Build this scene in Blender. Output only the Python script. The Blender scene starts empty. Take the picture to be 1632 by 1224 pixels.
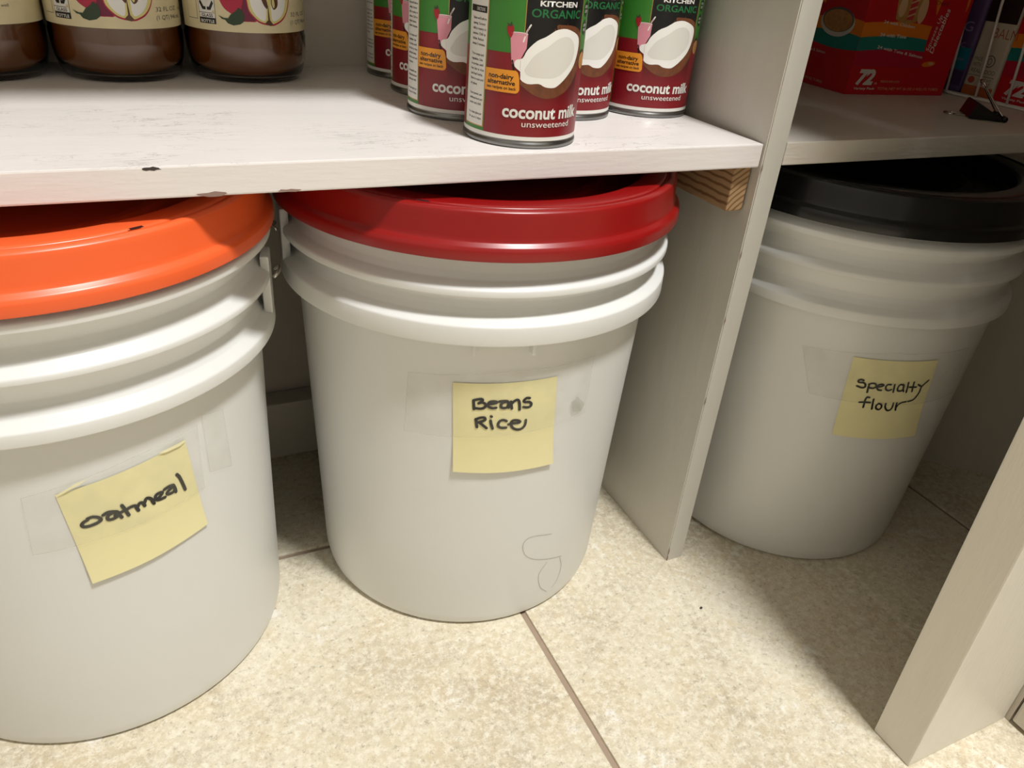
import bpy, bmesh, math, random
from mathutils import Vector, Matrix
random.seed(7)
C = bpy.context.scene.collection
scene = bpy.context.scene

# ------------------------------------------------------------------ camera
CAM = (-0.41131, -0.42837, 0.51969)
YAW, PITCH, ROLL, FPX = 0.480737, -0.531470, 0.090879, 1224.787
cy_, sy_, cp_, sp_ = math.cos(YAW), math.sin(YAW), math.cos(PITCH), math.sin(PITCH)
fw = Vector((sy_*cp_, cy_*cp_, sp_)); rt = Vector((cy_, -sy_, 0)); up = rt.cross(fw)
cr, sr = math.cos(ROLL), math.sin(ROLL)
R_ = cr*rt + sr*up; U_ = -sr*rt + cr*up
cam_d = bpy.data.cameras.new('camera'); cam = bpy.data.objects.new('camera', cam_d); C.objects.link(cam)
m = Matrix((R_, U_, -fw)).transposed().to_4x4(); m.translation = Vector(CAM)
cam.matrix_world = m
cam_d.sensor_width = 36; cam_d.lens = FPX/1632*36; cam_d.clip_start = 0.01
scene.camera = cam

# ------------------------------------------------------------------ world and light
w = bpy.data.worlds.new('world'); scene.world = w; w.use_nodes = True
w.node_tree.nodes['Background'].inputs[0].default_value = (1, .97, .92, 1)
w.node_tree.nodes['Background'].inputs[1].default_value = 0.10
def area(name, loc, size, power, col, size_y=None, aim=None):
    l = bpy.data.lights.new(name, 'AREA'); l.energy = power; l.color = col
    l.shape = 'RECTANGLE' if size_y else 'DISK'; l.size = size
    if size_y: l.size_y = size_y
    o = bpy.data.objects.new(name, l); C.objects.link(o); o.location = loc
    d = (Vector(aim)-Vector(loc)) if aim else Vector((0, 0, -1))
    o.rotation_euler = d.to_track_quat('-Z', 'Y').to_euler()
    return o
area('ceiling_lamp', (0.10, -0.84, 2.36), 0.28, 30.5, (1, 1, .985))
scene.view_settings.view_transform = 'Standard'; scene.view_settings.look = 'None'
scene.view_settings.gamma = 1; scene.view_settings.use_curve_mapping = False
scene.view_settings.exposure = 1.0

# ------------------------------------------------------------------ materials
def lin(h):
    h = h.lstrip('#'); o = []
    for i in (0, 2, 4):
        c = int(h[i:i+2], 16)/255
        o.append(c/12.92 if c <= .04045 else ((c+.055)/1.055)**2.4)
    return (*o, 1)
class NT:
    def __init__(s, name):
        s.m = bpy.data.materials.new(name); s.m.use_nodes = True
        s.t = s.m.node_tree; s.b = s.t.nodes['Principled BSDF']
    def n(s, typ, **kw):
        x = s.t.nodes.new(typ)
        for k, v in kw.items():
            if k in x.inputs: x.inputs[k].default_value = v
            else: setattr(x, k, v)
        return x
    def l(s, a, b): s.t.links.new(a, b)
def mat(name, col, rough=.5, metal=0, spec=.5, **kw):
    k = NT(name); b = k.b
    b.inputs['Base Color'].default_value = lin(col) if isinstance(col, str) else col
    b.inputs['Roughness'].default_value = rough; b.inputs['Metallic'].default_value = metal
    b.inputs['Specular IOR Level'].default_value = spec
    for a, v in kw.items(): b.inputs[a.replace('_', ' ')].default_value = v
    return k.m
def add_noise(m, scale=30, amt=.06, bump=0, bscale=None, stretch=(1, 1, 1)):
    """soft mottling of the base colour and a fine bump, both in world space"""
    k = NT.__new__(NT); k.m = m; k.t = m.node_tree; k.b = k.t.nodes['Principled BSDF']
    g = k.n('ShaderNodeNewGeometry'); mp = k.n('ShaderNodeMapping'); mp.inputs['Scale'].default_value = stretch
    k.l(g.outputs['Position'], mp.inputs[0])
    ns = k.n('ShaderNodeTexNoise', Scale=scale, Detail=5.0); k.l(mp.outputs[0], ns.inputs['Vector'])
    base = k.b.inputs['Base Color'].default_value[:]
    hs = k.n('ShaderNodeMixRGB', blend_type='MIX')
    hs.inputs[1].default_value = tuple(c*(1-amt) for c in base[:3])+(1,)
    hs.inputs[2].default_value = tuple(min(1, c*(1+amt)) for c in base[:3])+(1,)
    k.l(ns.outputs[0], hs.inputs[0]); k.l(hs.outputs[0], k.b.inputs['Base Color'])
    if bump:
        n2 = k.n('ShaderNodeTexNoise', Scale=bscale or scale*4, Detail=3.0); k.l(mp.outputs[0], n2.inputs['Vector'])
        bp = k.n('ShaderNodeBump', Strength=bump, Distance=.001); k.l(n2.outputs[0], bp.inputs['Height']); k.l(bp.outputs[0], k.b.inputs['Normal'])
    return m
def paint_mat(name, col, rough=.4, stretch=(1, 1, 1), marks=0, bump=.35):
    """brushed semi-gloss paint; marks = faint grey scuffs"""
    k = NT(name); b = k.b
    g = k.n('ShaderNodeNewGeometry'); mp = k.n('ShaderNodeMapping'); mp.inputs['Scale'].default_value = stretch
    k.l(g.outputs['Position'], mp.inputs[0])
    n1 = k.n('ShaderNodeTexNoise', Scale=9.0, Detail=6.0, Roughness=.6); k.l(mp.outputs[0], n1.inputs['Vector'])
    mx = k.n('ShaderNodeMixRGB'); c = lin(col)
    mx.inputs[1].default_value = tuple(v*.94 for v in c[:3])+(1,); mx.inputs[2].default_value = tuple(min(1, v*1.05) for v in c[:3])+(1,)
    k.l(n1.outputs[0], mx.inputs[0]); out = mx.outputs[0]
    if marks:
        mp2 = k.n('ShaderNodeMapping'); mp2.inputs['Scale'].default_value = (5, 22, 5); mp2.inputs['Rotation'].default_value = (0, 0, .12)
        k.l(g.outputs['Position'], mp2.inputs[0])
        n2 = k.n('ShaderNodeTexNoise', Scale=3.2, Detail=8.0, Roughness=.62, Distortion=.8); k.l(mp2.outputs[0], n2.inputs['Vector'])
        # thin contour lines of the noise read as scratches
        s1 = k.n('ShaderNodeMath', operation='SUBTRACT'); k.l(n2.outputs[0], s1.inputs[0]); s1.inputs[1].default_value = .53
        s2 = k.n('ShaderNodeMath', operation='ABSOLUTE'); k.l(s1.outputs[0], s2.inputs[0])
        rp = k.n('ShaderNodeValToRGB'); rp.color_ramp.elements[0].position = 0; rp.color_ramp.elements[0].color = (1, 1, 1, 1)
        rp.color_ramp.elements[1].position = .006; rp.color_ramp.elements[1].color = (0, 0, 0, 1); k.l(s2.outputs[0], rp.inputs[0])
        n3 = k.n('ShaderNodeTexNoise', Scale=11.0, Detail=2.0); k.l(g.outputs['Position'], n3.inputs['Vector'])
        r3 = k.n('ShaderNodeValToRGB'); r3.color_ramp.elements[0].position = .42; r3.color_ramp.elements[1].position = .56; k.l(n3.outputs[0], r3.inputs[0])
        mu = k.n('ShaderNodeMath', operation='MULTIPLY'); k.l(rp.outputs[0], mu.inputs[0]); k.l(r3.outputs[0], mu.inputs[1])
        sx = k.n('ShaderNodeSeparateXYZ'); k.l(g.outputs['Normal'], sx.inputs[0])
        mu3 = k.n('ShaderNodeMath', operation='MULTIPLY', use_clamp=True); k.l(mu.outputs[0], mu3.inputs[0]); k.l(sx.outputs[2], mu3.inputs[1])
        mu2 = k.n('ShaderNodeMath', operation='MULTIPLY'); k.l(mu3.outputs[0], mu2.inputs[0]); mu2.inputs[1].default_value = marks
        m2 = k.n('ShaderNodeMixRGB'); m2.inputs[2].default_value = lin('#8d8a84'); k.l(out, m2.inputs[1]); k.l(mu2.outputs[0], m2.inputs[0]); out = m2.outputs[0]
    k.l(out, b.inputs['Base Color']); b.inputs['Roughness'].default_value = rough
    nb = k.n('ShaderNodeTexNoise', Scale=60.0, Detail=4.0); k.l(mp.outputs[0], nb.inputs['Vector'])
    bp = k.n('ShaderNodeBump', Strength=bump, Distance=.0012); k.l(nb.outputs[0], bp.inputs['Height']); k.l(bp.outputs[0], b.inputs['Normal'])
    return k.m
def tile_mat():
    k = NT('travertine_tile'); b = k.b
    g = k.n('ShaderNodeNewGeometry'); P = g.outputs['Position']
    def noise(sc, det, r=.6, dist=0.): 
        x = k.n('ShaderNodeTexNoise', Scale=sc, Detail=det, Roughness=r, Distortion=dist); k.l(P, x.inputs['Vector']); return x.outputs[0]
    def ramp(f, stops):
        r = k.n('ShaderNodeValToRGB'); e = r.color_ramp.elements
        while len(e) < len(stops): e.new(.5)
        for i, (p, c) in enumerate(stops): e[i].position = p; e[i].color = lin(c) if isinstance(c, str) else (c, c, c, 1)
        k.l(f, r.inputs[0]); return r.outputs[0]
    base = ramp(noise(6, 5, .6, .3), [(.30, '#bfb198'), (.45, '#d2c7ae'), (.60, '#dcd3bc'), (.75, '#e2dccd')])
    def mix(a, col, f, amt):
        mu = k.n('ShaderNodeMath', operation='MULTIPLY'); k.l(f, mu.inputs[0]); mu.inputs[1].default_value = amt
        x = k.n('ShaderNodeMixRGB'); k.l(mu.outputs[0], x.inputs[0]); k.l(a, x.inputs[1]); x.inputs[2].default_value = lin(col); return x.outputs[0]
    c = mix(base, '#cdb68c', ramp(noise(22, 12, .82), [(.48, 0.), (.66, 1.)]), .55)
    c = mix(c, '#a39580', ramp(noise(13, 14, .88), [(.38, 1.), (.49, 0.)]), .6)
    c = mix(c, '#efe9d8', ramp(noise(150, 9, .8), [(.46, 0.), (.60, 1.)]), .72)
    c = mix(c, '#94866f', ramp(noise(175, 9, .82), [(.37, 1.), (.46, 0.)]), .7)
    c = mix(c, '#eeebe4', ramp(noise(19, 12, .80), [(.575, 0.), (.63, 1.)]), .75)
    c = mix(c, '#7d6c55', ramp(noise(60, 10, .8), [(.27, 1.), (.34, 0.)]), .5)
    k.l(c, b.inputs['Base Color'])
    b.inputs['Roughness'].default_value = .42
    bp = k.n('ShaderNodeBump', Strength=.3, Distance=.0015); k.l(noise(70, 8, .7), bp.inputs['Height']); k.l(bp.outputs[0], b.inputs['Normal'])
    return k.m
def wood_mat():
    k = NT('raw_pine'); b = k.b
    tc = k.n('ShaderNodeTexCoord'); mp = k.n('ShaderNodeMapping'); k.l(tc.outputs['Object'], mp.inputs[0])
    mp.inputs['Location'].default_value = (-.03, 0, -.318); mp.inputs['Rotation'].default_value = (0, .02, 0)
    ns = k.n('ShaderNodeTexNoise', Scale=9.0, Detail=3.0); k.l(mp.outputs[0], ns.inputs['Vector'])
    wv = k.n('ShaderNodeTexWave', wave_type='RINGS', rings_direction='Y', Scale=75.0, Distortion=1.6, Detail=2.0); wv.inputs['Detail Scale'].default_value = 1.0
    k.l(mp.outputs[0], wv.inputs['Vector'])
    r = k.n('ShaderNodeValToRGB'); e = r.color_ramp.elements
    e[0].position = .05; e[0].color = lin('#745435'); e[1].position = .5; e[1].color = lin('#a58560'); k.l(wv.outputs[0], r.inputs[0])
    k.l(r.outputs[0], b.inputs['Base Color']); b.inputs['Roughness'].default_value = .7
    return k.m
M = {}
M['tile'] = tile_mat()
M['grout'] = add_noise(mat('grout', '#a08d7a', .85), 120, .12, .4)
M['shelf'] = paint_mat('white_shelf_paint', '#e2dcd9', .36, (1, 6, 6), marks=.95, bump=.15)
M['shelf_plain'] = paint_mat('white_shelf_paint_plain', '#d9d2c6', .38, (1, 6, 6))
M['panel'] = paint_mat('panel_paint', '#cac6bc', .42, (6, 6, 1), bump=.12)
M['post'] = paint_mat('trim_paint', '#dcd7cb', .38, (7, 7, 1), bump=.3)
M['wall'] = paint_mat('wall_paint', '#d3cabd', .7, (1, 1, 1), bump=.9)
M['room'] = paint_mat('room_wall_paint', '#a5a19a', .8, (1, 1, 1))
M['base'] = paint_mat('baseboard_paint', '#cfc8bc', .4, (1, 6, 6))
M['ceiling'] = mat('ceiling_paint', '#a5a29c', .8)
M['wood'] = wood_mat()
M['bucket'] = mat('white_bucket_plastic', '#dededb', .33, Subsurface_Weight=.25, Subsurface_Scale=.01)
M['bucket'].node_tree.nodes['Principled BSDF'].inputs['Subsurface Radius'].default_value = (1, .95, .85)
M['orange'] = mat('orange_lid_plastic', '#ec6230', .33)
M['red'] = mat('red_lid_plastic', '#8c0f0f', .30)
M['black'] = mat('black_lid_plastic', '#08080a', .24)
M['slot_shade'] = mat('slot_shade_paint', '#2a0606', .6)  # shade inside the pry notches, put into the colour
M['note'] = add_noise(mat('yellow_note_paper', '#e7dfad', .75), 60, .03)
M['note_adh'] = mat('yellow_note_fold', '#f2ebc0', .6)
M['ink'] = mat('black_marker_ink', '#141416', .5)
def tape_mat(a=.06):
    k = NT('clear_tape'); b = k.b
    b.inputs['Base Color'].default_value = lin('#c9c6b4'); b.inputs['Roughness'].default_value = .16; b.inputs['Specular IOR Level'].default_value = .35
    g = k.n('ShaderNodeNewGeometry'); n = k.n('ShaderNodeTexNoise', Scale=45.0, Detail=5.0); k.l(g.outputs['Position'], n.inputs['Vector'])
    r = k.n('ShaderNodeMapRange'); r.inputs['From Min'].default_value = .35; r.inputs['From Max'].default_value = .7
    r.inputs['To Min'].default_value = a*.35; r.inputs['To Max'].default_value = a*2.2
    k.l(n.outputs[0], r.inputs['Value']); k.l(r.outputs[0], b.inputs['Alpha']); return k.m
M['tape'] = tape_mat()
M['tape_edge'] = mat('tape_edge', '#b3b0a4', .3, Alpha=.35)
M['pencil'] = mat('pencil_grey', '#a3a097', .6)
M['steel'] = mat('can_steel', '#858583', .3, 1)
M['wire_steel'] = mat('wire_steel', '#c2bdb5', .2, 1)
M['white_wire'] = mat('white_coated_wire', '#dedad2', .35)
M['clip'] = mat('black_clip_enamel', '#0b0b0c', .22)
M['paint_chip'] = mat('chipped_paint', '#3d3532', .7)
M['paint_smudge'] = mat('brown_smudge', '#8d746a', .7)
for n, c, r in (('p_red', '#7c131c', .36), ('p_green', '#37782a', .38), ('p_black', '#0c0c0d', .35), ('p_white', '#e0ddd6', .4),
                ('p_orange', '#e0932a', .38), ('p_pink', '#d58a98', .38), ('p_flesh', '#eceae4', .45), ('p_inner', '#d9d6cd', .45),
                ('p_shell', '#6a3c22', .5), ('p_dkgreen', '#1f6b3a', .38), ('p_gold', '#b98a4a', .38), ('p_berry', '#9c1523', .38),
                ('p_nut', '#b8834a', .5), ('p_grey', '#5b5b58', .5), ('p_cream', '#ddd0a8', .6), ('p_apple', '#ab1f3d', .4), ('p_appledk', '#70183a', .4),
                ('p_leaf', '#2c3f26', .5), ('p_yellow', '#d9cf86', .5), ('p_seed', '#5b3a2a', .4), ('b_red', '#c5101c', .4),
                ('b_mag', '#b81436', .4), ('b_teal', '#0f7f77', .4), ('b_orange', '#e5811c', .4), ('b_pale', '#d8b48a', .4),
                ('b_purple', '#5d4470', .5), ('b_purple_dk', '#4a3560', .5), ('b_tan', '#c9bda6', .6), ('b_dark', '#2a1614', .5), ('b_rust', '#b5602c', .5),
                ('b_cyan', '#1a7c93', .5), ('b_food', '#b98a4c', .5), ('b_stripe', '#c43a3c', .5), ('b_lilac', '#a08cb4', .5), ('b_redtext', '#b04a3c', .5)):
    M[n] = mat(n, c, r)
add_noise(M['p_cream'], 90, .10); add_noise(M['p_shell'], 260, .5); add_noise(M['p_nut'], 300, .5); add_noise(M['p_apple'], 40, .3)
add_noise(M['b_food'], 200, .4)
def gradient_black():
    """printed black field that fades into the red of the label towards its foot"""
    k = NT('p_black_to_red'); tc = k.n('ShaderNodeTexCoord'); sx = k.n('ShaderNodeSeparateXYZ'); k.l(tc.outputs['Object'], sx.inputs[0])
    r = k.n('ShaderNodeValToRGB'); e = r.color_ramp.elements
    mr = k.n('ShaderNodeMapRange'); mr.inputs['From Min'].default_value = .024; mr.inputs['From Max'].default_value = .048
    k.l(sx.outputs[2], mr.inputs['Value']); k.l(mr.outputs[0], r.inputs[0])
    e[0].color = lin('#7c131c'); e[1].color = lin('#0c0c0d'); k.l(r.outputs[0], k.b.inputs['Base Color']); k.b.inputs['Roughness'].default_value = .36
    return k.m
M['p_grad'] = gradient_black()
def juice_mat():
    k = NT('brown_juice'); b = k.b
    b.inputs['Base Color'].default_value = lin('#824616'); b.inputs['Roughness'].default_value = .25
    b.inputs['Subsurface Weight'].default_value = .5; b.inputs['Subsurface Scale'].default_value = .02
    b.inputs['Subsurface Radius'].default_value = (1, .5, .15); return k.m
M['juice'] = juice_mat()
M['glass'] = mat('clear_glass', '#f2efe6', .03, 0, .5, Transmission_Weight=1.0, IOR=1.45)
M['cap'] = mat('gold_metal_cap', '#b39a52', .3, .8)
M['lamp'] = mat('lamp_diffuser', '#ffffff', .5)
M['lamp'].node_tree.nodes['Principled BSDF'].inputs['Emission Color'].default_value = (1, .96, .9, 1)
M['lamp'].node_tree.nodes['Principled BSDF'].inputs['Emission Strength'].default_value = 3

# ------------------------------------------------------------------ helpers
def link(name, me, mats, parent=None, loc=None):
    o = bpy.data.objects.new(name, me); C.objects.link(o)
    for x in (mats if isinstance(mats, (list, tuple)) else [mats]):
        if len(me.materials) < 8 or True: me.materials.append(M[x] if isinstance(x, str) else x)
    if parent: o.parent = parent
    if loc: o.location = loc
    return o
def obj(name, bm, mats, parent=None, smooth=False, loc=None):
    me = bpy.data.meshes.new(name); bm.to_mesh(me); bm.free()
    if smooth:
        for p in me.polygons: p.use_smooth = True
    return link(name, me, mats, parent, loc)
def thing(name, label, cat, loc=(0, 0, 0), rz=0, group=None):
    o = bpy.data.objects.new(name, None); C.objects.link(o); o.location = loc; o.rotation_euler = (0, 0, rz)
    o.empty_display_size = .02
    tag(o, label, cat, group); return o
def tag(o, label, cat, group=None):
    o['label'] = label; o['category'] = cat
    if group: o['group'] = group
    return o
def box_bm(x0, x1, y0, y1, z0, z1, bev=0, bm=None, seg=2):
    own = bm is None; bm = bm or bmesh.new()
    r = bmesh.ops.create_cube(bm, size=1)
    for v in r['verts']: v.co = Vector((x0+(v.co.x+.5)*(x1-x0), y0+(v.co.y+.5)*(y1-y0), z0+(v.co.z+.5)*(z1-z0)))
    if bev:
        es = list({e for v in r['verts'] for e in v.link_edges})
        bmesh.ops.bevel(bm, geom=es, offset=bev, segments=seg, profile=.6, affect='EDGES')
    return bm
def struct(name, bm, m, parent=None, smooth=False):
    o = obj(name, bm, m, parent, smooth)
    if not parent: o['kind'] = 'structure'
    return o
def lathe_bm(prof, seg=96, bm=None, t0=0., t1=360.):
    bm = bm or bmesh.new(); full = abs(t1-t0) >= 360; n = seg if full else seg+1; rows = []
    for r, z in prof:
        if r < 1e-6: rows.append([bm.verts.new((0, 0, z))]); continue
        rows.append([bm.verts.new((r*math.cos(math.radians(t0+(t1-t0)*i/seg)), r*math.sin(math.radians(t0+(t1-t0)*i/seg)), z)) for i in range(n)])
    for a, b in zip(rows, rows[1:]):
        for i in range(seg):
            j = (i+1) % n
            if len(a) == 1 and len(b) == 1: continue
            if len(a) == 1: bm.faces.new((a[0], b[j], b[i]))
            elif len(b) == 1: bm.faces.new((a[i], a[j], b[0]))
            else: bm.faces.new((a[i], a[j], b[j], b[i]))
    return bm
def fillet(prof, d=.0012, n=3):
    """round the corners of a lathe profile by distance d"""
    out = [prof[0]]
    for p, q, r in zip(prof, prof[1:], prof[2:]):
        P, Q, Rr = Vector(p), Vector(q), Vector(r)
        a = (P-Q); b = (Rr-Q)
        if a.length < 1e-7 or b.length < 1e-7 or a.angle(b) > 2.9: out.append(q); continue
        dd = min(d, a.length*.45, b.length*.45); A = Q+a.normalized()*dd; B = Q+b.normalized()*dd
        for i in range(n+1):
            t = i/n; out.append(tuple(A*(1-t)**2+Q*2*t*(1-t)+B*t*t))
    out.append(prof[-1]); return out
def tube_bm(pts, r, seg=10, bm=None, closed=False):
    bm = bm or bmesh.new(); P = [Vector(p) for p in pts]; n = len(P); rings = []; prev = None
    for i, p in enumerate(P):
        a = P[(i-1) % n] if (closed or i) else p; b = P[(i+1) % n] if (closed or i < n-1) else p
        t = (b-a).normalized()
        u = t.orthogonal().normalized() if prev is None else (prev-prev.dot(t)*t).normalized()
        prev = u; v = t.cross(u)
        rings.append([bm.verts.new(p+r*(math.cos(2*math.pi*k/seg)*u+math.sin(2*math.pi*k/seg)*v)) for k in range(seg)])
    for i in range(n if closed else n-1):
        a, b = rings[i], rings[(i+1) % n]
        for k in range(seg): bm.faces.new((a[k], a[(k+1) % seg], b[(k+1) % seg], b[k]))
    if not closed: bm.faces.new(rings[0][::-1]); bm.faces.new(rings[-1])
    return bm
def spline(pts, n=6, closed=False):
    """Catmull-Rom through 2-D or 3-D points"""
    P = [Vector(p) for p in pts]; out = []; N = len(P)
    for i in range(N if closed else N-1):
        p0 = P[(i-1) % N] if closed or i > 0 else P[0]*2-P[1]
        p1 = P[i]; p2 = P[(i+1) % N]
        p3 = P[(i+2) % N] if closed or i+2 < N else P[-1]*2-P[-2]
        for k in range(n):
            t = k/n
            out.append(.5*((2*p1)+(p2-p0)*t+(2*p0-5*p1+4*p2-p3)*t*t+(3*p1-p0-3*p2+p3)*t**3))
    if not closed: out.append(P[-1])
    return out
class Art:
    """flat printing: filled outlines, strokes and lettering in millimetres (u across, v up), wrapped onto a surface"""
    def __init__(s): s.items = []; s.mats = []
    def mi(s, m):
        if m not in s.mats: s.mats.append(m)
        return s.mats.index(m)
    def poly(s, pts, m, lay, smooth=0):
        if smooth: pts = [tuple(p) for p in spline(pts, smooth, True)]
        s.items.append(([(p[0], p[1]) for p in pts], [list(range(len(pts)))], s.mi(m), lay))
    def rect(s, u0, u1, v0, v1, m, lay): s.poly([(u0, v0), (u1, v0), (u1, v1), (u0, v1)], m, lay)
    def disc(s, u, v, ru, rv, m, lay, n=28, rot=0):
        cr_, sr_ = math.cos(rot), math.sin(rot)
        s.poly([(u+ru*math.cos(a)*cr_-rv*math.sin(a)*sr_, v+ru*math.cos(a)*sr_+rv*math.sin(a)*cr_) for a in [2*math.pi*i/n for i in range(n)]], m, lay)
    def stroke(s, pts, wd, m, lay, sm=5):
        P = spline(pts, sm) if len(pts) > 2 and sm else [Vector(p) for p in pts]
        n = len(P); L = []; Rr = []
        for i, p in enumerate(P):
            t = (P[min(i+1, n-1)]-P[max(i-1, 0)])
            t = t.normalized() if t.length > 1e-9 else Vector((1, 0)); q = Vector((-t.y, t.x))*wd/2
            L.append(p+q); Rr.append(p-q)
        vs = [tuple(x) for x in L]+[tuple(x) for x in Rr]; fs = [[i, n+i, n+i+1, i+1] for i in range(n-1)]
        for c in (P[0], P[-1]):
            k = len(vs); vs += [(c.x+wd/2*math.cos(2*math.pi*j/10), c.y+wd/2*math.sin(2*math.pi*j/10)) for j in range(10)]; fs.append(list(range(k, k+10)))
        s.items.append((vs, fs, s.mi(m), lay))
    def text(s, txt, u, v, h, m, lay, width=None, bold=0, rot=0, align='LEFT', sp=1, shear=0):
        cu = bpy.data.curves.new('t', 'FONT'); cu.body = txt; cu.size = 1; cu.offset = bold; cu.align_x = align
        cu.space_character = sp; cu.shear = shear; cu.resolution_u = 3
        o = bpy.data.objects.new('t', cu); C.objects.link(o); bpy.context.view_layer.update()
        me = o.evaluated_get(bpy.context.evaluated_depsgraph_get()).to_mesh()
        vs = [(a.co.x, a.co.y) for a in me.vertices]; fs = [list(p.vertices) for p in me.polygons]
        bpy.data.objects.remove(o); 
        if not vs: return
        x0 = min(a[0] for a in vs); x1 = max(a[0] for a in vs)
        k = h/.73; kx = (width/(x1-x0)) if width else k   # h = height of a capital
        if align == 'LEFT': vs = [((a-x0)*kx, b*k) for a, b in vs]
        else: vs = [((a-(x0+x1)/2)*kx, b*k) for a, b in vs]
        c_, s_ = math.cos(rot), math.sin(rot)
        s.items.append(([(u+a*c_-b*s_, v+a*s_+b*c_) for a, b in vs], fs, s.mi(m), lay))
    def build(s, name, fn, step, parent=None, lift=.00006, vstep=None):
        bm = bmesh.new()
        for vs, fs, mi, lay in s.items:
            b = bmesh.new(); V = [b.verts.new((x, 0, y)) for x, y in vs]
            for f in fs:
                try: b.faces.new([V[i] for i in f])
                except ValueError: pass
            bmesh.ops.triangulate(b, faces=[f for f in b.faces if len(f.verts) > 4])
            u0 = min(x for x, y in vs); u1 = max(x for x, y in vs)
            k = math.ceil(u0/step)*step
            while k < u1:
                bmesh.ops.bisect_plane(b, geom=list(b.verts)+list(b.edges)+list(b.faces), plane_co=(k, 0, 0), plane_no=(1, 0, 0), dist=1e-5); k += step
            if vstep:
                v0 = min(y for x, y in vs); v1 = max(y for x, y in vs); k = math.ceil(v0/vstep)*vstep
                while k < v1:
                    bmesh.ops.bisect_plane(b, geom=list(b.verts)+list(b.edges)+list(b.faces), plane_co=(0, 0, k), plane_no=(0, 0, 1), dist=1e-5); k += vstep
            mp = {}
            for v in b.verts: mp[v] = bm.verts.new(fn(v.co.x, v.co.z, lay*lift))
            for f in b.faces:
                try: nf = bm.faces.new([mp[v] for v in f.verts]); nf.material_index = mi; nf.smooth = True
                except ValueError: pass
            b.free()
        me = bpy.data.meshes.new(name); bm.to_mesh(me); bm.free()
        return link(name, me, s.mats, parent)
def cyl_map(r, deg0, mmdeg):
    def f(u, v, h):
        t = math.radians(deg0+u/mmdeg); return ((r+h)*math.cos(t), (r+h)*math.sin(t), v/1000)
    return f
def copy_tree(o, parent=None):
    c = o.copy(); C.objects.link(c); c.parent = parent
    for ch in list(o.children): copy_tree(ch, c)
    return c

# ------------------------------------------------------------------ the setting
H = 0.4019; TS = 0.017           # shelf top and thickness
YB = 0.315                        # back wall
fl = struct('floor', box_bm(-1.2, .75, -2.1, .32, -.03, -.0022), 'grout')
T = .508; G = .0052
tile_mesh = None
def tile_at(x, y):
    global tile_mesh
    if tile_mesh is None:
        bm = box_bm(-(T-G)/2, (T-G)/2, -(T-G)/2, (T-G)/2, -.012, 0, .0012)
        tile_mesh = bpy.data.meshes.new('floor_tile'); bm.to_mesh(tile_mesh); bm.free(); tile_mesh.materials.append(M['tile'])
    o = bpy.data.objects.new('floor_tile', tile_mesh); C.objects.link(o); o.parent = fl; o.location = (x, y, 0)
X0, Y0 = -.161, .132
for i in range(-2, 2):
    for j in range(-4, 1):
        tile_at(X0+T*(i+.5), Y0+T*(j+.5)) if (X0+T*(i+.5) < .72) else None
struct('wall_back', box_bm(-1.2, .75, YB, YB+.05, -.01, 2.42), 'wall')
struct('wall_left', box_bm(-1.25, -1.2, -2.1, YB+.05, -.01, 2.42), 'room')
struct('wall_front', box_bm(-1.25, .75, -2.15, -2.1, -.01, 2.42), 'room')
struct('wall_right', box_bm(.75, .80, -2.15, YB+.05, -.01, 2.42), 'room')
struct('wall_corner', box_bm(.1607, .75, -.2545, -.215, -.01, 2.42), 'wall')
struct('wall_far_right', box_bm(.56, .61, -.215, YB, -.01, 2.42), 'wall')
struct('ceiling', box_bm(-1.25, .75, -2.15, YB+.05, 2.42, 2.47), 'ceiling')
struct('baseboard_back', box_bm(-1.2, .56, YB-.028, YB, 0, .0695, .003), 'base')
def rounded_board(x0, x1, y0, y1, z0, z1, r): return box_bm(x0, x1, y0, y1, z0, z1, r)
o = obj('cabinet_end', box_bm(.1592, .60, -.90, -.2560, .0035, .86, .0022), 'base'); tag(o, 'cream painted cabinet end meeting the casing board at the bottom right corner', 'cabinet')
obj('plinth', box_bm(.175, .58, -.88, -.27, 0, .0036), 'base', o)
# door casing board (front edge and broad face), leaning back a touch
bm = box_bm(.0467, .1587, -.2515, -.2183, 0, 2.40, .0013)
for v in bm.verts: v.co.y += .036*min(v.co.z, .9)
struct('trim_1', bm, 'post')

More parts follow.
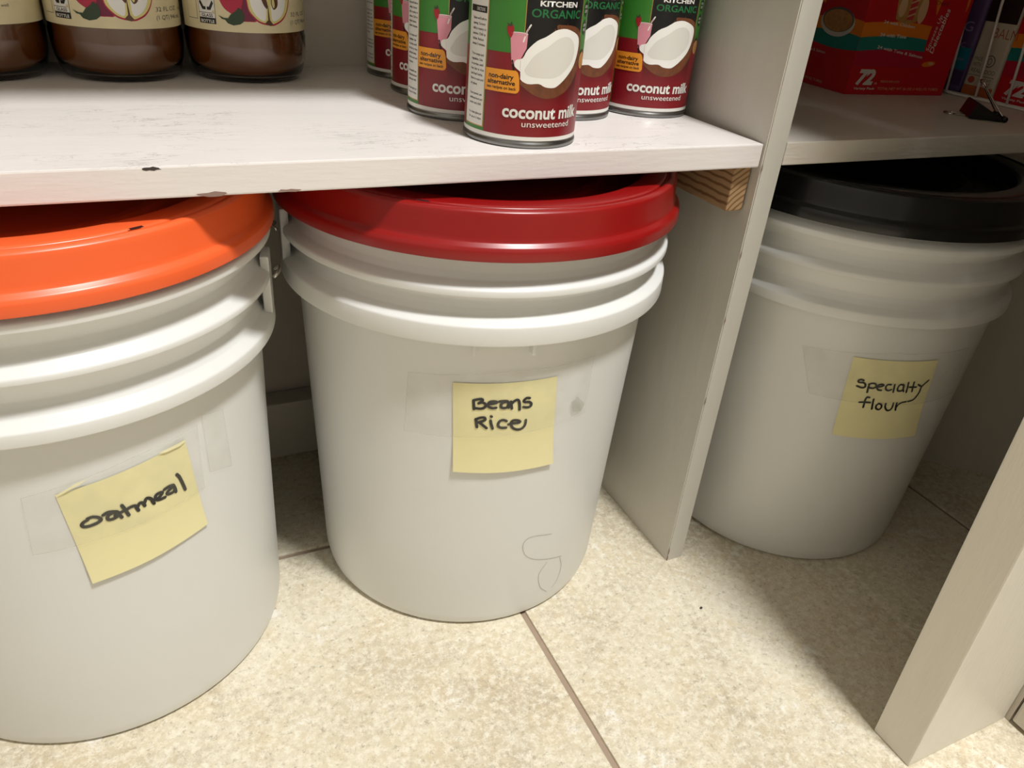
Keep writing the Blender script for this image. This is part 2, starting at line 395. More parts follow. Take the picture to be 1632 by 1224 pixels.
# ------------------------------------------------------------------ closet carpentry
# divider with a slight warp towards its back
def divider(x0, x1, name, label, warp=True):
    bm = bmesh.new(); ys = [0, .02, .05, .08, .12, .2, YB]; zs = [0, .1, .2, .3, .4, .6, 1.2, 2.0]
    def off(y, z): return min(.09*y, .0095)*max(0, min(1, (z-.12)/.26)) if warp else 0
    g = {}
    for i, y in enumerate(ys):
        for j, z in enumerate(zs):
            for s, x in ((0, x0), (1, x1)): g[i, j, s] = bm.verts.new((x+off(y, z), y, z))
    n, k = len(ys), len(zs)
    for i in range(n-1):
        for j in range(k-1):
            bm.faces.new((g[i, j, 0], g[i, j+1, 0], g[i+1, j+1, 0], g[i+1, j, 0]))
            bm.faces.new((g[i, j, 1], g[i+1, j, 1], g[i+1, j+1, 1], g[i, j+1, 1]))
    for j in range(k-1):
        bm.faces.new((g[0, j, 0], g[0, j, 1], g[0, j+1, 1], g[0, j+1, 0])); bm.faces.new((g[n-1, j, 0], g[n-1, j+1, 0], g[n-1, j+1, 1], g[n-1, j, 1]))
    for i in range(n-1):
        bm.faces.new((g[i, 0, 0], g[i+1, 0, 0], g[i+1, 0, 1], g[i, 0, 1])); bm.faces.new((g[i, k-1, 0], g[i, k-1, 1], g[i+1, k-1, 1], g[i+1, k-1, 0]))
    bmesh.ops.recalc_face_normals(bm, faces=bm.faces)
    es = [e for e in bm.edges if all(abs(v.co.y) < 1e-6 for v in e.verts) and abs(e.verts[0].co.z-e.verts[1].co.z) > .01]
    bmesh.ops.bevel(bm, geom=es, offset=.0009, segments=2, affect='EDGES')
    o = obj(name, bm, 'panel'); tag(o, label, 'divider'); return o
DP = divider(0, .019, 'divider_panel', 'narrow-edged painted upright board between the red-lidded and black-lidded buckets')
divider(-.745, -.726, 'divider_panel', 'painted upright board closing the left end of the closet, outside the picture', warp=False)
def chip(pts3, m, parent, name, lift):
    bm = bmesh.new(); vs = [bm.verts.new(Vector(p)+Vector(lift)) for p in pts3]
    bm.faces.new(vs); r = bmesh.ops.extrude_face_region(bm, geom=list(bm.faces))
    bmesh.ops.translate(bm, verts=[v for v in r['geom'] if isinstance(v, bmesh.types.BMVert)], vec=-Vector(lift)*1.6)
    bmesh.ops.recalc_face_normals(bm, faces=bm.faces)
    return obj(name, bm, m, parent)
for z_, h_, w_ in ((.0035, .0035, .0012), (.012, .005, .0010), (.185, .004, .0009), (.262, .003, .0010), (.318, .0035, .0009), (.385, .003, .0009)):
    chip([(.0004, 0, z_-h_), (.0004+w_, 0, z_-h_*.4), (.0004+w_*.7, 0, z_+h_*.5), (.0004, 0, z_+h_)], 'paint_smudge', DP, 'paint_chip', (0, -.0001, 0))
sl = thing('shelf_board', 'long white painted shelf carrying the juice bottles and coconut milk cans', 'shelf', (0, 0, 0))
obj('board', box_bm(-.7255, -.0005, .0026, YB-.0005, H-TS, H, .0011), 'shelf', sl)
rr = random.Random(3)
def blob(cx, cz, a, b, n=14):
    return [(cx+a*math.cos(2*math.pi*i/n)*(.75+.5*rr.random()), .0026, cz+b*math.sin(2*math.pi*i/n)*(.6+.7*rr.random())) for i in range(n)]
chip(blob(-.4045, H-.0012, .0042, .0010), 'paint_chip', sl, 'paint_chip', (0, -.00012, 0))
chip(blob(-.377, H-TS+.0012,   .0070, .0012), 'paint_smudge', sl, 'paint_chip', (0, -.00012, 0))
chip(blob(-.337, H-TS+.0010, .0060, .0009), 'paint_smudge', sl, 'paint_chip', (0, -.00012, 0))
HR = .4045
sr_ = obj('shelf_board', box_bm(.0195, .5595, .0005, YB-.0005, .3862, HR-.0015, .0009), 'shelf_plain'); HR = HR-.0015
tag(sr_, 'shaded painted shelf carrying the red snack box and the binder clip', 'shelf')
UZ = .745
for x0, x1, lb in ((-.7255, -.0005, 'upper painted shelf above the bottles and cans, outside the picture'), (.0345, .5595, 'upper painted shelf above the red snack boxes, outside the picture')):
    o = obj('shelf_board', box_bm(x0, x1, .0026, YB-.0005, UZ, UZ+.019, .0011), 'shelf_plain'); tag(o, lb, 'shelf')
# cleat with chamfered lower corner, running back along the divider
bm = box_bm(-.0158, -.0004, .0095, YB-.024, H-TS-.0343, H-TS-.0002, .0012)
bmesh.ops.translate(bm, verts=bm.verts, vec=(0, 0, 0))
o = obj('shelf_cleat', bm, 'wood'); tag(o, 'raw pine cleat under the shelf end against the upright board', 'wood cleat')
bm = box_bm(-.7255, -.7101, .0095, YB-.024, H-TS-.0343, H-TS-.0002, .0012)
o = obj('shelf_cleat', bm, 'wood'); tag(o, 'raw pine cleat under the far left shelf end, outside the picture', 'wood cleat')
# angled board behind the black-lidded bucket
bm = bmesh.new(); p = [(.352, .094), (.548, -.102), (.560, -.090), (.364, .106)]
lo = [bm.verts.new((x, y, 0)) for x, y in p]; hi = [bm.verts.new((x, y, .386)) for x, y in p]
bm.faces.new(lo[::-1]); bm.faces.new(hi)
for i in range(4): bm.faces.new((lo[i], lo[(i+1) % 4], hi[(i+1) % 4], hi[i]))
bmesh.ops.recalc_face_normals(bm, faces=bm.faces)
o = obj('corner_panel', bm, 'panel'); tag(o, 'dark shaded angled board in the corner behind the black-lidded bucket', 'panel')

# ------------------------------------------------------------------ buckets
STROKES = {'oatmeal':[[(-84.57,201.3),(-85.61,200.1),(-86.08,198.4),(-85.68,196.8),(-84.5,196.4),(-82.89,197.1),(-81.82,198.5),(-81.88,200.0),(-82.56,201.6),(-83.54,202.5),(-84.51,202.1)],[(-81.06,201.7),(-80.01,202.7),(-78.8,202.1),(-77.81,200.8),(-78.47,199.0)],[(-77.68,200.0),(-78.32,201.3),(-79.61,200.8),(-80.25,199.4),(-80.2,197.5),(-79.53,196.8),(-78.42,197.2),(-77.69,198.5),(-77.66,200.3),(-77.45,198.0),(-77.14,195.8)],[(-76.55,204.6),(-76.12,201.4),(-75.47,195.7)],[(-77.53,199.6),(-76.0,200.3),(-74.63,201.2),(-73.61,201.0),(-73.35,199.1),(-73.03,196.6)],[(-73.28,198.7),(-72.52,201.5),(-71.85,201.3),(-71.55,200.0),(-71.36,198.3)],[(-71.47,199.6),(-70.76,203.0),(-70.08,202.8),(-69.49,201.2),(-69.32,199.1),(-69.03,197.2)],[(-68.68,199.5),(-67.85,199.7),(-66.54,202.3),(-67.0,203.3),(-68.05,203.0),(-68.46,201.4),(-68.29,199.3),(-67.52,198.3),(-66.05,198.3)],[(-65.9,204.2),(-64.79,204.9),(-63.52,204.5),(-63.26,203.2),(-63.06,201.1),(-62.99,198.5)],[(-63.36,203.3),(-64.75,202.1),(-65.37,200.8),(-65.02,199.4),(-63.83,199.3),(-63.2,200.6)],[(-62.01,211.0),(-61.4,208.0),(-60.76,201.6),(-60.35,196.6)]],'beans':[[(-111.74,235.8),(-111.59,232.4),(-111.43,228.6)],[(-111.74,236.0),(-110.6,236.9),(-109.45,237.2),(-109.13,236.2),(-109.53,234.7),(-110.23,233.6)],[(-110.09,233.8),(-109.08,234.3),(-108.32,233.2),(-108.06,231.7),(-108.53,230.0),(-109.54,229.1),(-111.16,229.4)],[(-107.45,233.2),(-106.27,233.2),(-105.11,234.0),(-104.99,234.8),(-105.89,235.3),(-106.91,234.9),(-107.45,233.2),(-107.39,231.3),(-106.76,230.0),(-105.86,229.5),(-105.05,229.8)],[(-104.25,235.0),(-103.07,235.3),(-101.86,234.9),(-101.49,232.9),(-101.29,229.4)],[(-101.85,234.7),(-103.03,234.0),(-103.65,232.4),(-103.57,230.2),(-102.87,229.3),(-101.97,229.6),(-101.43,231.2)],[(-100.79,234.5),(-100.62,231.9),(-100.33,228.4)],[(-100.5,232.7),(-99.88,234.5),(-99.01,235.6),(-98.43,234.6),(-98.08,231.7),(-97.88,226.9)],[(-95.14,236.0),(-96.1,236.3),(-96.87,234.4),(-96.42,233.0),(-95.14,232.6),(-94.43,231.0),(-94.57,228.9),(-95.57,228.2),(-96.79,228.9)]],'rice':[[(-110.71,220.0),(-110.48,216.5),(-110.25,213.0)],[(-110.78,219.7),(-109.63,221.1),(-108.3,221.4),(-107.96,219.6),(-108.67,218.3),(-109.98,217.2)],[(-109.84,217.4),(-108.74,215.2),(-107.38,212.1)],[(-106.36,218.7),(-106.03,215.2),(-105.55,211.6)],[(-106.32,222.4),(-106.13,222.1)],[(-101.55,217.7),(-102.51,218.8),(-103.55,218.0),(-104.0,215.4),(-103.77,213.2),(-102.89,212.0),(-101.5,211.9)],[(-100.82,214.7),(-99.29,215.2),(-97.87,215.3),(-97.28,216.2),(-98.12,217.6),(-99.39,217.9),(-100.04,216.5),(-100.01,213.9),(-99.28,211.0),(-97.94,209.3),(-96.67,209.6),(-95.8,211.7),(-95.51,214.3),(-95.52,217.0)]],'specialty':[[(-120.37,215.6),(-121.47,216.1),(-122.14,214.7),(-121.66,213.3),(-120.15,213.3),(-119.27,211.6),(-119.22,209.2),(-120.25,208.3),(-122.03,209.6)],[(-118.01,212.2),(-117.91,208.7),(-117.7,204.3)],[(-118.14,212.5),(-117.14,213.6),(-115.94,213.3),(-115.41,210.9),(-116.09,208.9),(-117.67,209.0)],[(-115.14,210.5),(-113.65,211.0),(-112.83,212.2),(-113.58,213.2),(-114.8,212.2),(-114.97,209.9),(-114.14,207.6),(-112.99,207.2)],[(-110.18,213.3),(-111.38,213.2),(-111.84,211.0),(-111.33,208.3),(-110.26,207.3),(-109.41,208.4)],[(-108.86,213.4),(-108.55,209.6),(-108.25,205.7)],[(-105.32,213.1),(-106.66,213.4),(-107.16,210.7),(-106.92,207.9),(-105.98,206.8),(-105.03,207.6),(-104.91,210.0),(-105.21,213.1),(-104.92,209.5),(-104.28,206.4)],[(-103.77,215.5),(-103.33,210.5),(-103.0,205.4)],[(-101.47,215.7),(-101.12,210.7),(-100.69,205.9)],[(-102.47,210.6),(-99.62,210.2)],[(-99.19,212.8),(-98.15,211.2),(-97.27,210.5)],[(-95.16,216.0),(-96.3,213.0),(-97.29,209.4),(-97.13,204.8),(-97.62,199.9),(-98.47,196.7),(-100.38,195.4)]],'flour':[[(-116.09,199.2),(-116.93,199.5),(-117.29,197.2),(-117.17,192.7),(-117.02,188.8)],[(-119.05,193.6),(-117.16,194.1),(-115.21,194.3)],[(-114.41,197.8),(-114.09,192.8),(-113.66,187.8)],[(-111.88,193.7),(-112.55,191.3),(-112.14,188.5),(-110.95,187.5),(-110.37,189.8),(-110.8,192.6),(-111.88,193.7)],[(-109.21,193.9),(-108.99,190.5),(-107.92,187.1),(-106.79,186.8),(-106.11,189.3),(-106.31,194.4)],[(-104.98,194.4),(-104.73,190.9),(-104.26,186.9)],[(-104.53,189.8),(-103.88,193.1),(-102.79,194.7),(-101.3,195.3)]]}
def bucket(kind, label, cx, cy, rb, rt_, zt, rings, lid, lidmat, lidlabel, ears, seed):
    root = thing('bucket', label, 'bucket', (cx, cy, 0), 0, 'white lidded buckets under the shelves')
    kk = (rt_-rb)/zt
    rad = lambda z: rb+kk*z
    z2b, z2t, r2 = rings[-1]
    pr = [(0, .004), (rb-.012, .004), (rb-.009, 0), (rb-.004, 0), (rb-.0008, .0035), (rad(.010), .010), (rad(.011)+.0003, .012), (rad(.10), .10), (rad(z2b-.02), z2b-.02), (rad(z2b)-.0002, z2b+.004)]
    # skirted rings from the lowest to the highest, each a thin lip with a sloping ledge
    for i, (zb, ztp, r) in enumerate(rings[::-1]):
        neck = min(rad(z2b)+.0006*i, lid[1]-.0105)
        pr += [(r-.0018, zb+.002), (r-.0014, zb), (r, zb+.0002), (r-.0003, ztp-.0006), (r-.0012, ztp+.0004)]
        pr += [(neck+.0032, ztp+.0042), (neck+.0008, ztp+.0085), (neck, ztp+.013)]
    zl = lid[0]
    pr += [(neck, zl+.004), (neck+.002, zl+.02), (neck-.002, zl+.024), (neck-.004, zl+.02), (neck-.004, .30), (rb-.004, .012), (0, .010)]
    obj('bucket_body', lathe_bm(fillet(pr, .0008, 2), 144), 'bucket', root, True)
    zb, rl = lid; o_ = rl
    lp = [(o_-.0035, zb+.0035), (o_-.0018, zb), (o_, zb+.0001), (o_-.0004, zb+.0068), (o_-.0016, zb+.0090), (o_-.0044, zb+.0112), (o_-.0052, zb+.0140), (o_-.0060, zb+.0262), (o_-.0066, zb+.0292),
          (o_-.0086, zb+.0307), (o_-.0108, zb+.0308), (o_-.0118, zb+.0300), (o_-.0124, zb+.0283), (o_-.0134, zb+.0283), (o_-.0140, zb+.0300), (o_-.0155, zb+.0306), (o_-.0300, zb+.0300),
          (o_-.0325, zb+.0285), (o_-.0340, zb+.0180), (o_-.0370, zb+.0165), (o_-.060, zb+.0165), (o_-.064, zb+.0185), (o_-.070, zb+.0185), (o_-.074, zb+.0165), (0, zb+.0165)]
    L = obj('lid', lathe_bm(fillet(lp, .0006, 2), 144), lidmat, root, True); L['label'] = lidlabel
    # pry slots in the rim groove: flat patches, notch shade put into their colour
    for a in seed:
        bm = bmesh.new(); t = math.radians(a)
        rI, rO = o_-.0136, o_-.0108
        for sg in (1,):
            vs = []
            for da in (-1.5, -.5, .5, 1.5):
                for r in (rI, rO): vs.append(bm.verts.new((r*math.cos(t+math.radians(da)), r*math.sin(t+math.radians(da)), zb+.0311)))
            for i in range(3): bm.faces.new((vs[2*i], vs[2*i+1], vs[2*i+3], vs[2*i+2]))
        obj('pry_slot_shade', bm, 'slot_shade', L)
    # handle ears and the wire bail resting round the back
    ze = rings[-1][0]+.012
    for a in ears:
        t = math.radians(a); e = box_bm(-.0030, .0030, -.010, .010, -.002, .040, .0012)
        bmesh.ops.rotate(e, verts=e.verts, cent=(0, 0, 0), matrix=Matrix.Rotation(t, 3, 'Z'))
        bmesh.ops.translate(e, verts=e.verts, vec=((r2-.0035)*math.cos(t), (r2-.0035)*math.sin(t), ze))
        ear = obj('handle_ear', e, 'bucket', root)
        hk = [((r2+.0015+.0045*math.sin(q))*math.cos(t)+.007*math.cos(q)*-math.sin(t), (r2+.0015+.0045*math.sin(q))*math.sin(t)+.007*math.cos(q)*math.cos(t), ze+.024+.004*math.sin(q)) for q in [math.pi*i/10 for i in range(11)]]
        obj('hook', tube_bm(hk, .0014, 8), 'wire_steel', ear, True)
    a0, a1 = ears; n = 48
    pts = [((r2-.0035+.0025*math.sin(math.pi*i/n))*math.cos(math.radians(a0+4+(a1-a0-8)*i/n)), (r2-.0035+.0025*math.sin(math.pi*i/n))*math.sin(math.radians(a0+4+(a1-a0-8)*i/n)), ze+.014) for i in range(n+1)]
    obj('bail', tube_bm(pts, .0016, 8), 'wire_steel', root, True)
    return root, rad
def wrapper(rad, curl=None):
    def f(u, v, h):
        z = v/1000; r = rad(z)+.0004+h
        if curl: r += curl(u, v)
        t = math.radians(u/2.4); return (r*math.cos(t), r*math.sin(t), z)   # u in mm, 2.4 mm per degree
    return f
K = 2.4
def sticky(root, rad, corners, strokes, wd, folds=None, label=None):
    """corners TL, TR, BR, BL as (degrees, mm)"""
    TL, TR, BR, BL = [Vector((a*K, z)) for a, z in corners]
    zmin = min(BL.y, BR.y); zmax = max(TL.y, TR.y)
    curl = lambda u, v: .0016*max(0, (zmax-v)/(zmax-zmin)-.55)**2*6
    n = 14; bm = bmesh.new(); g = []; f = wrapper(rad, curl)
    for i in range(n+1):
        t = i/n; row = []
        for j in range(n+1):
            s = j/n; p = TL.lerp(TR, s).lerp(BL.lerp(BR, s), t); row.append(bm.verts.new(f(p.x, p.y, .0002+.00015*math.sin(9*s+4*t)*t)))
        g.append(row)
    for i in range(n):
        for j in range(n): bm.faces.new((g[i][j], g[i+1][j], g[i+1][j+1], g[i][j+1]))
    nt = obj('sticky_note', bm, 'note', root, True)
    a = Art()
    for s in strokes: a.stroke([(p[0]*K, p[1]) for p in s], wd, 'ink', 1)
    a.build('handwriting', wrapper(rad, lambda u, v: curl(u, v)+.00055), 1000, nt)
    if folds:
        for pg in folds:
            b = Art(); b.poly([(p[0]*K, p[1]) for p in pg], 'note_adh', 1)
            b.build('creased_edge', wrapper(rad, lambda u, v: curl(u, v)+.0012), 6, nt)
    return nt
def tape(root, rad, pts, off=.0009, edge=True):
    b = Art(); P = [(p[0]*K, p[1]) for p in pts]; b.poly(P, 'tape', 1)
    if edge:
        for i in range(len(P)): b.stroke([P[i], P[(i+1) % len(P)]], .35, 'tape_edge', 2, 0)
    b.build('clear_tape', wrapper(rad, lambda u, v: off), 5, root, vstep=12)
B1, rad1 = bucket('o', 'white bucket with an orange lid and a note reading oatmeal', -.4822, .1204, .1322, .1368, .26,
    [(.3318, .3370, .1496), (.3022, .3065, .1480), (.2652, .2742, .1480)], (.3415, .1528), 'orange', 'bright orange plastic lid', (-12, 168), [-62])
sticky(B1, rad1, [(-89.8, 223.7), (-58.2, 232.8), (-55.4, 160.1), (-87.1, 152.4)], STROKES['oatmeal'], 2.2,
    folds=[[(-89.8, 223.9), (-85.3, 229.2), (-82.5, 230.6), (-84.5, 228.0), (-87.5, 225.2)], [(-66, 232.6), (-60.5, 233.2), (-58.2, 233.0), (-60.0, 230.8), (-64, 230.8)]])
tape(B1, rad1, [(-96.6, 226.0), (-72, 236.5), (-54.5, 239.5), (-54.8, 190.7), (-72, 187), (-97.8, 183.5)], .0013)
tape(B1, rad1, [(-52.3, 243.7), (-44.8, 238.6), (-43.8, 191.2), (-52.1, 198.8)], .0006)
B2, rad2 = bucket('r', 'white bucket with a red lid and a note reading Beans Rice', -.1718, .1170, .1295, .1405, .28,
    [(.3190, .3240, .1515), (.2850, .2992, .1530)], (.3446, .1555), 'red', 'glossy red plastic lid', (-4, 176), [-127])
sticky(B2, rad2, [(-117.9, 249.5), (-86.9, 250.9), (-84.0, 171.2), (-116.7, 172.1)], STROKES['beans']+STROKES['rice'], 2.1)
tape(B2, rad2, [(-130.6, 253.3), (-104, 260), (-74.3, 260.5), (-73.8, 210.5), (-100, 205.5), (-132.1, 202.5)], .0013)
b = Art(); b.poly([(-80.3*K, 224.1), (-78.1*K, 228.1), (-74.4*K, 218.7), (-75.5*K, 213), (-79.0*K, 214.8)], 'tape_edge', 1); b.build('tape_residue', wrapper(rad2, lambda u, v: .0010), 5, B2)
a = Art()
for pts in ([(-78.5, 90.3), (-87.5, 95.5), (-90.4, 88.6), (-88.5, 74.9), (-82.6, 65.0), (-70.7, 54.6)], [(-78.3, 57.2), (-81.4, 45.7), (-79.6, 28.2), (-75.7, 17.6)], [(-71.5, 54), (-69.5, 40), (-70.5, 26), (-73, 19)]):
    a.stroke([(p[0]*K, p[1]) for p in pts], .4, 'pencil', 0)
a.build('pencil_scribble', wrapper(rad2), 1000, B2)
for a_ in (-112.5, -96.9):      # moulding lugs under the lower ring
    t = math.radians(a_); bm = box_bm(.143, .1498, -.0012, .0012, .2762, .288, .0006)
    bmesh.ops.rotate(bm, verts=bm.verts, cent=(0, 0, 0), matrix=Matrix.Rotation(t, 3, 'Z')); obj('lug', bm, 'bucket', B2)
B3, rad3 = bucket('b', 'white bucket with a black lid and a note reading specialty flour', .1880, .0647, .1275, .1390, .26,
    [(.3318, .3370, .1478), (.3060, .3105, .1470), (.2702, .2792, .1470)], (.3440, .1490), 'black', 'glossy black plastic lid', (-32, 148), [-130])
sticky(B3, rad3, [(-126.5, 236.5), (-94.7, 236.3), (-89.4, 155.3), (-124.5, 157.8)], STROKES['specialty']+STROKES['flour'], 1.7)
tape(B3, rad3, [(-143.5, 236.8), (-112, 244.5), (-80.6, 243.2), (-75.2, 192.0), (-105, 193), (-136.7, 194.4)], .0013)

# ------------------------------------------------------------------ coconut milk cans
RC = .0370
def make_can():
    t = thing('milk_can', '', 'can')
    pr = [(0, .0022), (RC-.0035, .0022), (RC-.0022, 0), (RC-.0006, 0), (RC+.0004, .0012), (RC+.0004, .0028), (RC-.0006, .0042), (RC-.0004, .0052), (RC-.0004, .1066),
          (RC-.0006, .1078), (RC+.0004, .1092), (RC+.0004, .1108), (RC-.0006, .112), (RC-.0022, .112), (RC-.0035, .1085), (RC-.010, .1080), (RC-.012, .1088), (0, .1088)]
    obj('can_body', lathe_bm(fillet(pr, .0004, 2), 72), 'steel', t, True)
    a = Art(); D = .651
    U = lambda d: (d+100)*D
    L, Rr = U(-187), U(173)
    a.rect(L, Rr, 5.0, 7.6, 'p_white', 0); a.rect(L, Rr, 7.4, 55.2, 'p_red', 1); a.rect(L, Rr, 55.0, 106.5, 'p_green', 1)
    a.rect(L, U(-154.2), 7.4, 106.5, 'p_green', 2)
    a.rect(L+1, U(-155.0), 9.6, 104.5, 'p_gold', 3); a.rect(L+1.4, U(-156.0), 10.2, 104, 'p_white', 4)
    a.rect(L+3, U(-157.2), 74.6, 78.2, 'p_black', 5); a.text('DIRECTIONS', U(-172), 75.4, 2, 'p_white', 6, width=8)
    rr = random.Random(5)
    words = ['Shake well before', 'opening. Coconut', 'milk is creamy in', 'texture. Chill to', 'thicken. Reduce', 'simmer 3 minutes.', '', 'Try in soups and', 'vegetables. Use', 'in curries until', 'hot. Stir in rice', 'and fresh herbs.', 'Store in cool and', 'dry place.', '', 'Once opened, use', 'additional food and', 'cover and chill.', '', 'In a clean glass jar', 'for up to 3 days.']
    for i, wd in enumerate(words):
        if wd: a.text(wd, L+6, 70.6-i*2.85, 1.45, 'p_black', 5, bold=.015, width=min(13.2, len(wd)*.78))
    # black front field with thin gold border
    a.rect(U(-117.8), U(-54.5), 24.0, 106.5, 'p_grad', 3)
    a.rect(U(-118.4), U(-117.8), 56, 106.5, 'p_gold', 3); a.rect(U(-54.9), U(-54.3), 50, 106.5, 'p_gold', 4)
    a.text('KITCHEN', U(-86), 81.6, 2.9, 'p_white', 5, width=26, bold=.03, align='CENTER')
    a.text('ORGANIC', U(-86.3), 75.6, 4.6, 'p_dkgreen', 5, width=35, align='CENTER', bold=.015)
    # shell, then white flesh
    P = lambda l: [(U(x), y) for x, y in l]
    a.poly(P([(-118.6, 40), (-114, 36), (-103.2, 32.0), (-91.8, 30.6), (-79.3, 31.8), (-67.1, 35.9), (-58.0, 42.1), (-52.6, 49.3), (-51.5, 57), (-53, 63.5), (-57, 68.5), (-66, 71.3), (-80, 72), (-88, 71), (-80, 60), (-100, 45)]), 'p_shell', 5, 4)
    for i in range(26):
        x = -92+i*1.45; y = 70.5-.02*(x+78)**2+rr.uniform(-.4, .6); a.stroke([(U(x), y-1), (U(x+rr.uniform(-2, 2)), y+rr.uniform(.8, 2.4))], .22, 'p_shell', 5, 0)
    a.poly(P([(-124.4, 51.5), (-118.2, 52.9), (-114.4, 57.6), (-106.3, 62.8), (-98.3, 65.3), (-92.4, 67.6), (-86.9, 69.4), (-76.0, 69.9), (-60.9, 66.6), (-56.2, 62.4), (-57.0, 56.0), (-61.9, 48.8), (-71.3, 42.7), (-80.6, 38.2), (-85.9, 36.9), (-94.5, 37.3), (-101.2, 39.1), (-111.8, 38.7), (-118.9, 41.1), (-118.6, 44.8), (-125.1, 48.0)]), 'p_flesh', 7, 3)
    a.poly(P([(-113.1, 49.6), (-106.8, 55.2), (-95.2, 60.0), (-84.5, 64.6), (-72.8, 65.4), (-64.0, 60.7), (-64.7, 52.5), (-75.2, 45.9), (-85.1, 42.8), (-98.5, 42.5), (-109.8, 43.2), (-115.3, 45.8)]), 'p_inner', 8, 4)
    # pink smoothie with a strawberry and straw
    a.stroke(P([(-118.6, 62), (-115.8, 68), (-112.9, 71.2)]), .9, 'p_white', 6, 0); a.stroke(P([(-117.4, 65), (-114.6, 69.6)]), .35, 'p_berry', 7, 0)
    a.poly(P([(-131.2, 66.0), (-114.9, 66.4), (-115.3, 58.4), (-119.5, 53), (-120.8, 50.0), (-127.5, 49.0), (-128.6, 51)]), 'p_pink', 6)
    a.disc(U(-123), 66.2, 5.3, .8, 'p_white', 7); a.disc(U(-123), 66.1, 4.6, .5, 'p_pink', 8)
    a.stroke(P([(-127.6, 51), (-124.8, 44.5), (-121, 44)]), 1.1, 'p_black', 6)
    a.poly(P([(-134.5, 69.5), (-131, 71), (-128.3, 69), (-128.6, 66), (-130.6, 63.6), (-133.6, 66)]), 'p_berry', 8, 4)
    a.poly(P([(-135, 71.5), (-132.5, 70.4), (-130.6, 72.2), (-129.8, 70.2), (-131.5, 69.4), (-133.6, 69.6)]), 'p_leaf', 9)
    # orange flash
    a.poly(P([(-154.6, 45.4), (-123.4, 45.6), (-121.2, 44.4), (-119.9, 41.5), (-119.0, 34.8), (-120.2, 33.2), (-122.4, 32.6), (-154.6, 32.6)]), 'p_orange', 9)
    a.text('non-dairy', U(-150.5), 40.3, 2.9, 'p_black', 10, bold=.025, width=16.5); a.text('alternative', U(-151.5), 37.0, 2.7, 'p_black', 10, bold=.025, width=18.3); a.text('see recipes on back', U(-152.2), 34.3, 1.8, 'p_black', 10, bold=.02, width=19.6)
    a.text('coconut milk', U(-134.0), 18.6, 7.6, 'p_white', 10, width=56, bold=.028); a.text('unsweetened', U(-114.3), 13.4, 3.9, 'p_white', 10, width=35, bold=.0)
    # right border: badges and nuts
    a.disc(U(-44.8), 52.4, 5.2, 5.6, 'p_black', 5); a.disc(U(-44.6), 51.4, 4.6, 4.9, 'p_nut', 6)
    for y, l1, l2 in ((70.4, 'DAIRY', 'FREE'), (80.6, 'NON', 'GMO'), (90.8, 'GLUTEN', 'FREE')):
        a.poly([(U(-46)+dx, y+dy) for dx, dy in ((-3, 2.2), (0, 4.7), (3, 2.2), (3, -2.2), (0, -4.7), (-3, -2.2))], 'p_black', 5)
        a.text(l1, U(-46), y+.3, 1.7, 'p_white', 6, width=4.6, align='CENTER'); a.text(l2, U(-46), y-2.2, 1.7, 'p_white', 6, width=4.4, align='CENTER')
    a.build('can_label', cyl_map(RC-.0002, -100, D), 2.6, t, lift=.00004)
    return t
can = make_can()
GC = 'coconut milk cans on the left shelf'
cans = [((-.1761, .0461), 0, 'foremost can of coconut milk, standing nearest the front edge of the shelf'),
        ((-.1900, .1219), -7, 'can of coconut milk directly behind the foremost one'),
        ((-.1790, .1975), -28, 'third can back in the left row of coconut milk'),
        ((-.1770, .2745), -7, 'rearmost can of coconut milk, close to the back wall'),
        ((-.1047, .1198), 8, 'can of coconut milk half hidden between the foremost can and the rightmost can'),
        ((-.0290, .1230), -10, 'rightmost can of coconut milk, beside the upright board')]
for i, ((x, y), rz, lb) in enumerate(cans):
    o = can if i == 0 else copy_tree(can)
    o.location = (x, y, H); o.rotation_euler = (0, 0, math.radians(rz)); tag(o, lb, 'can', GC)

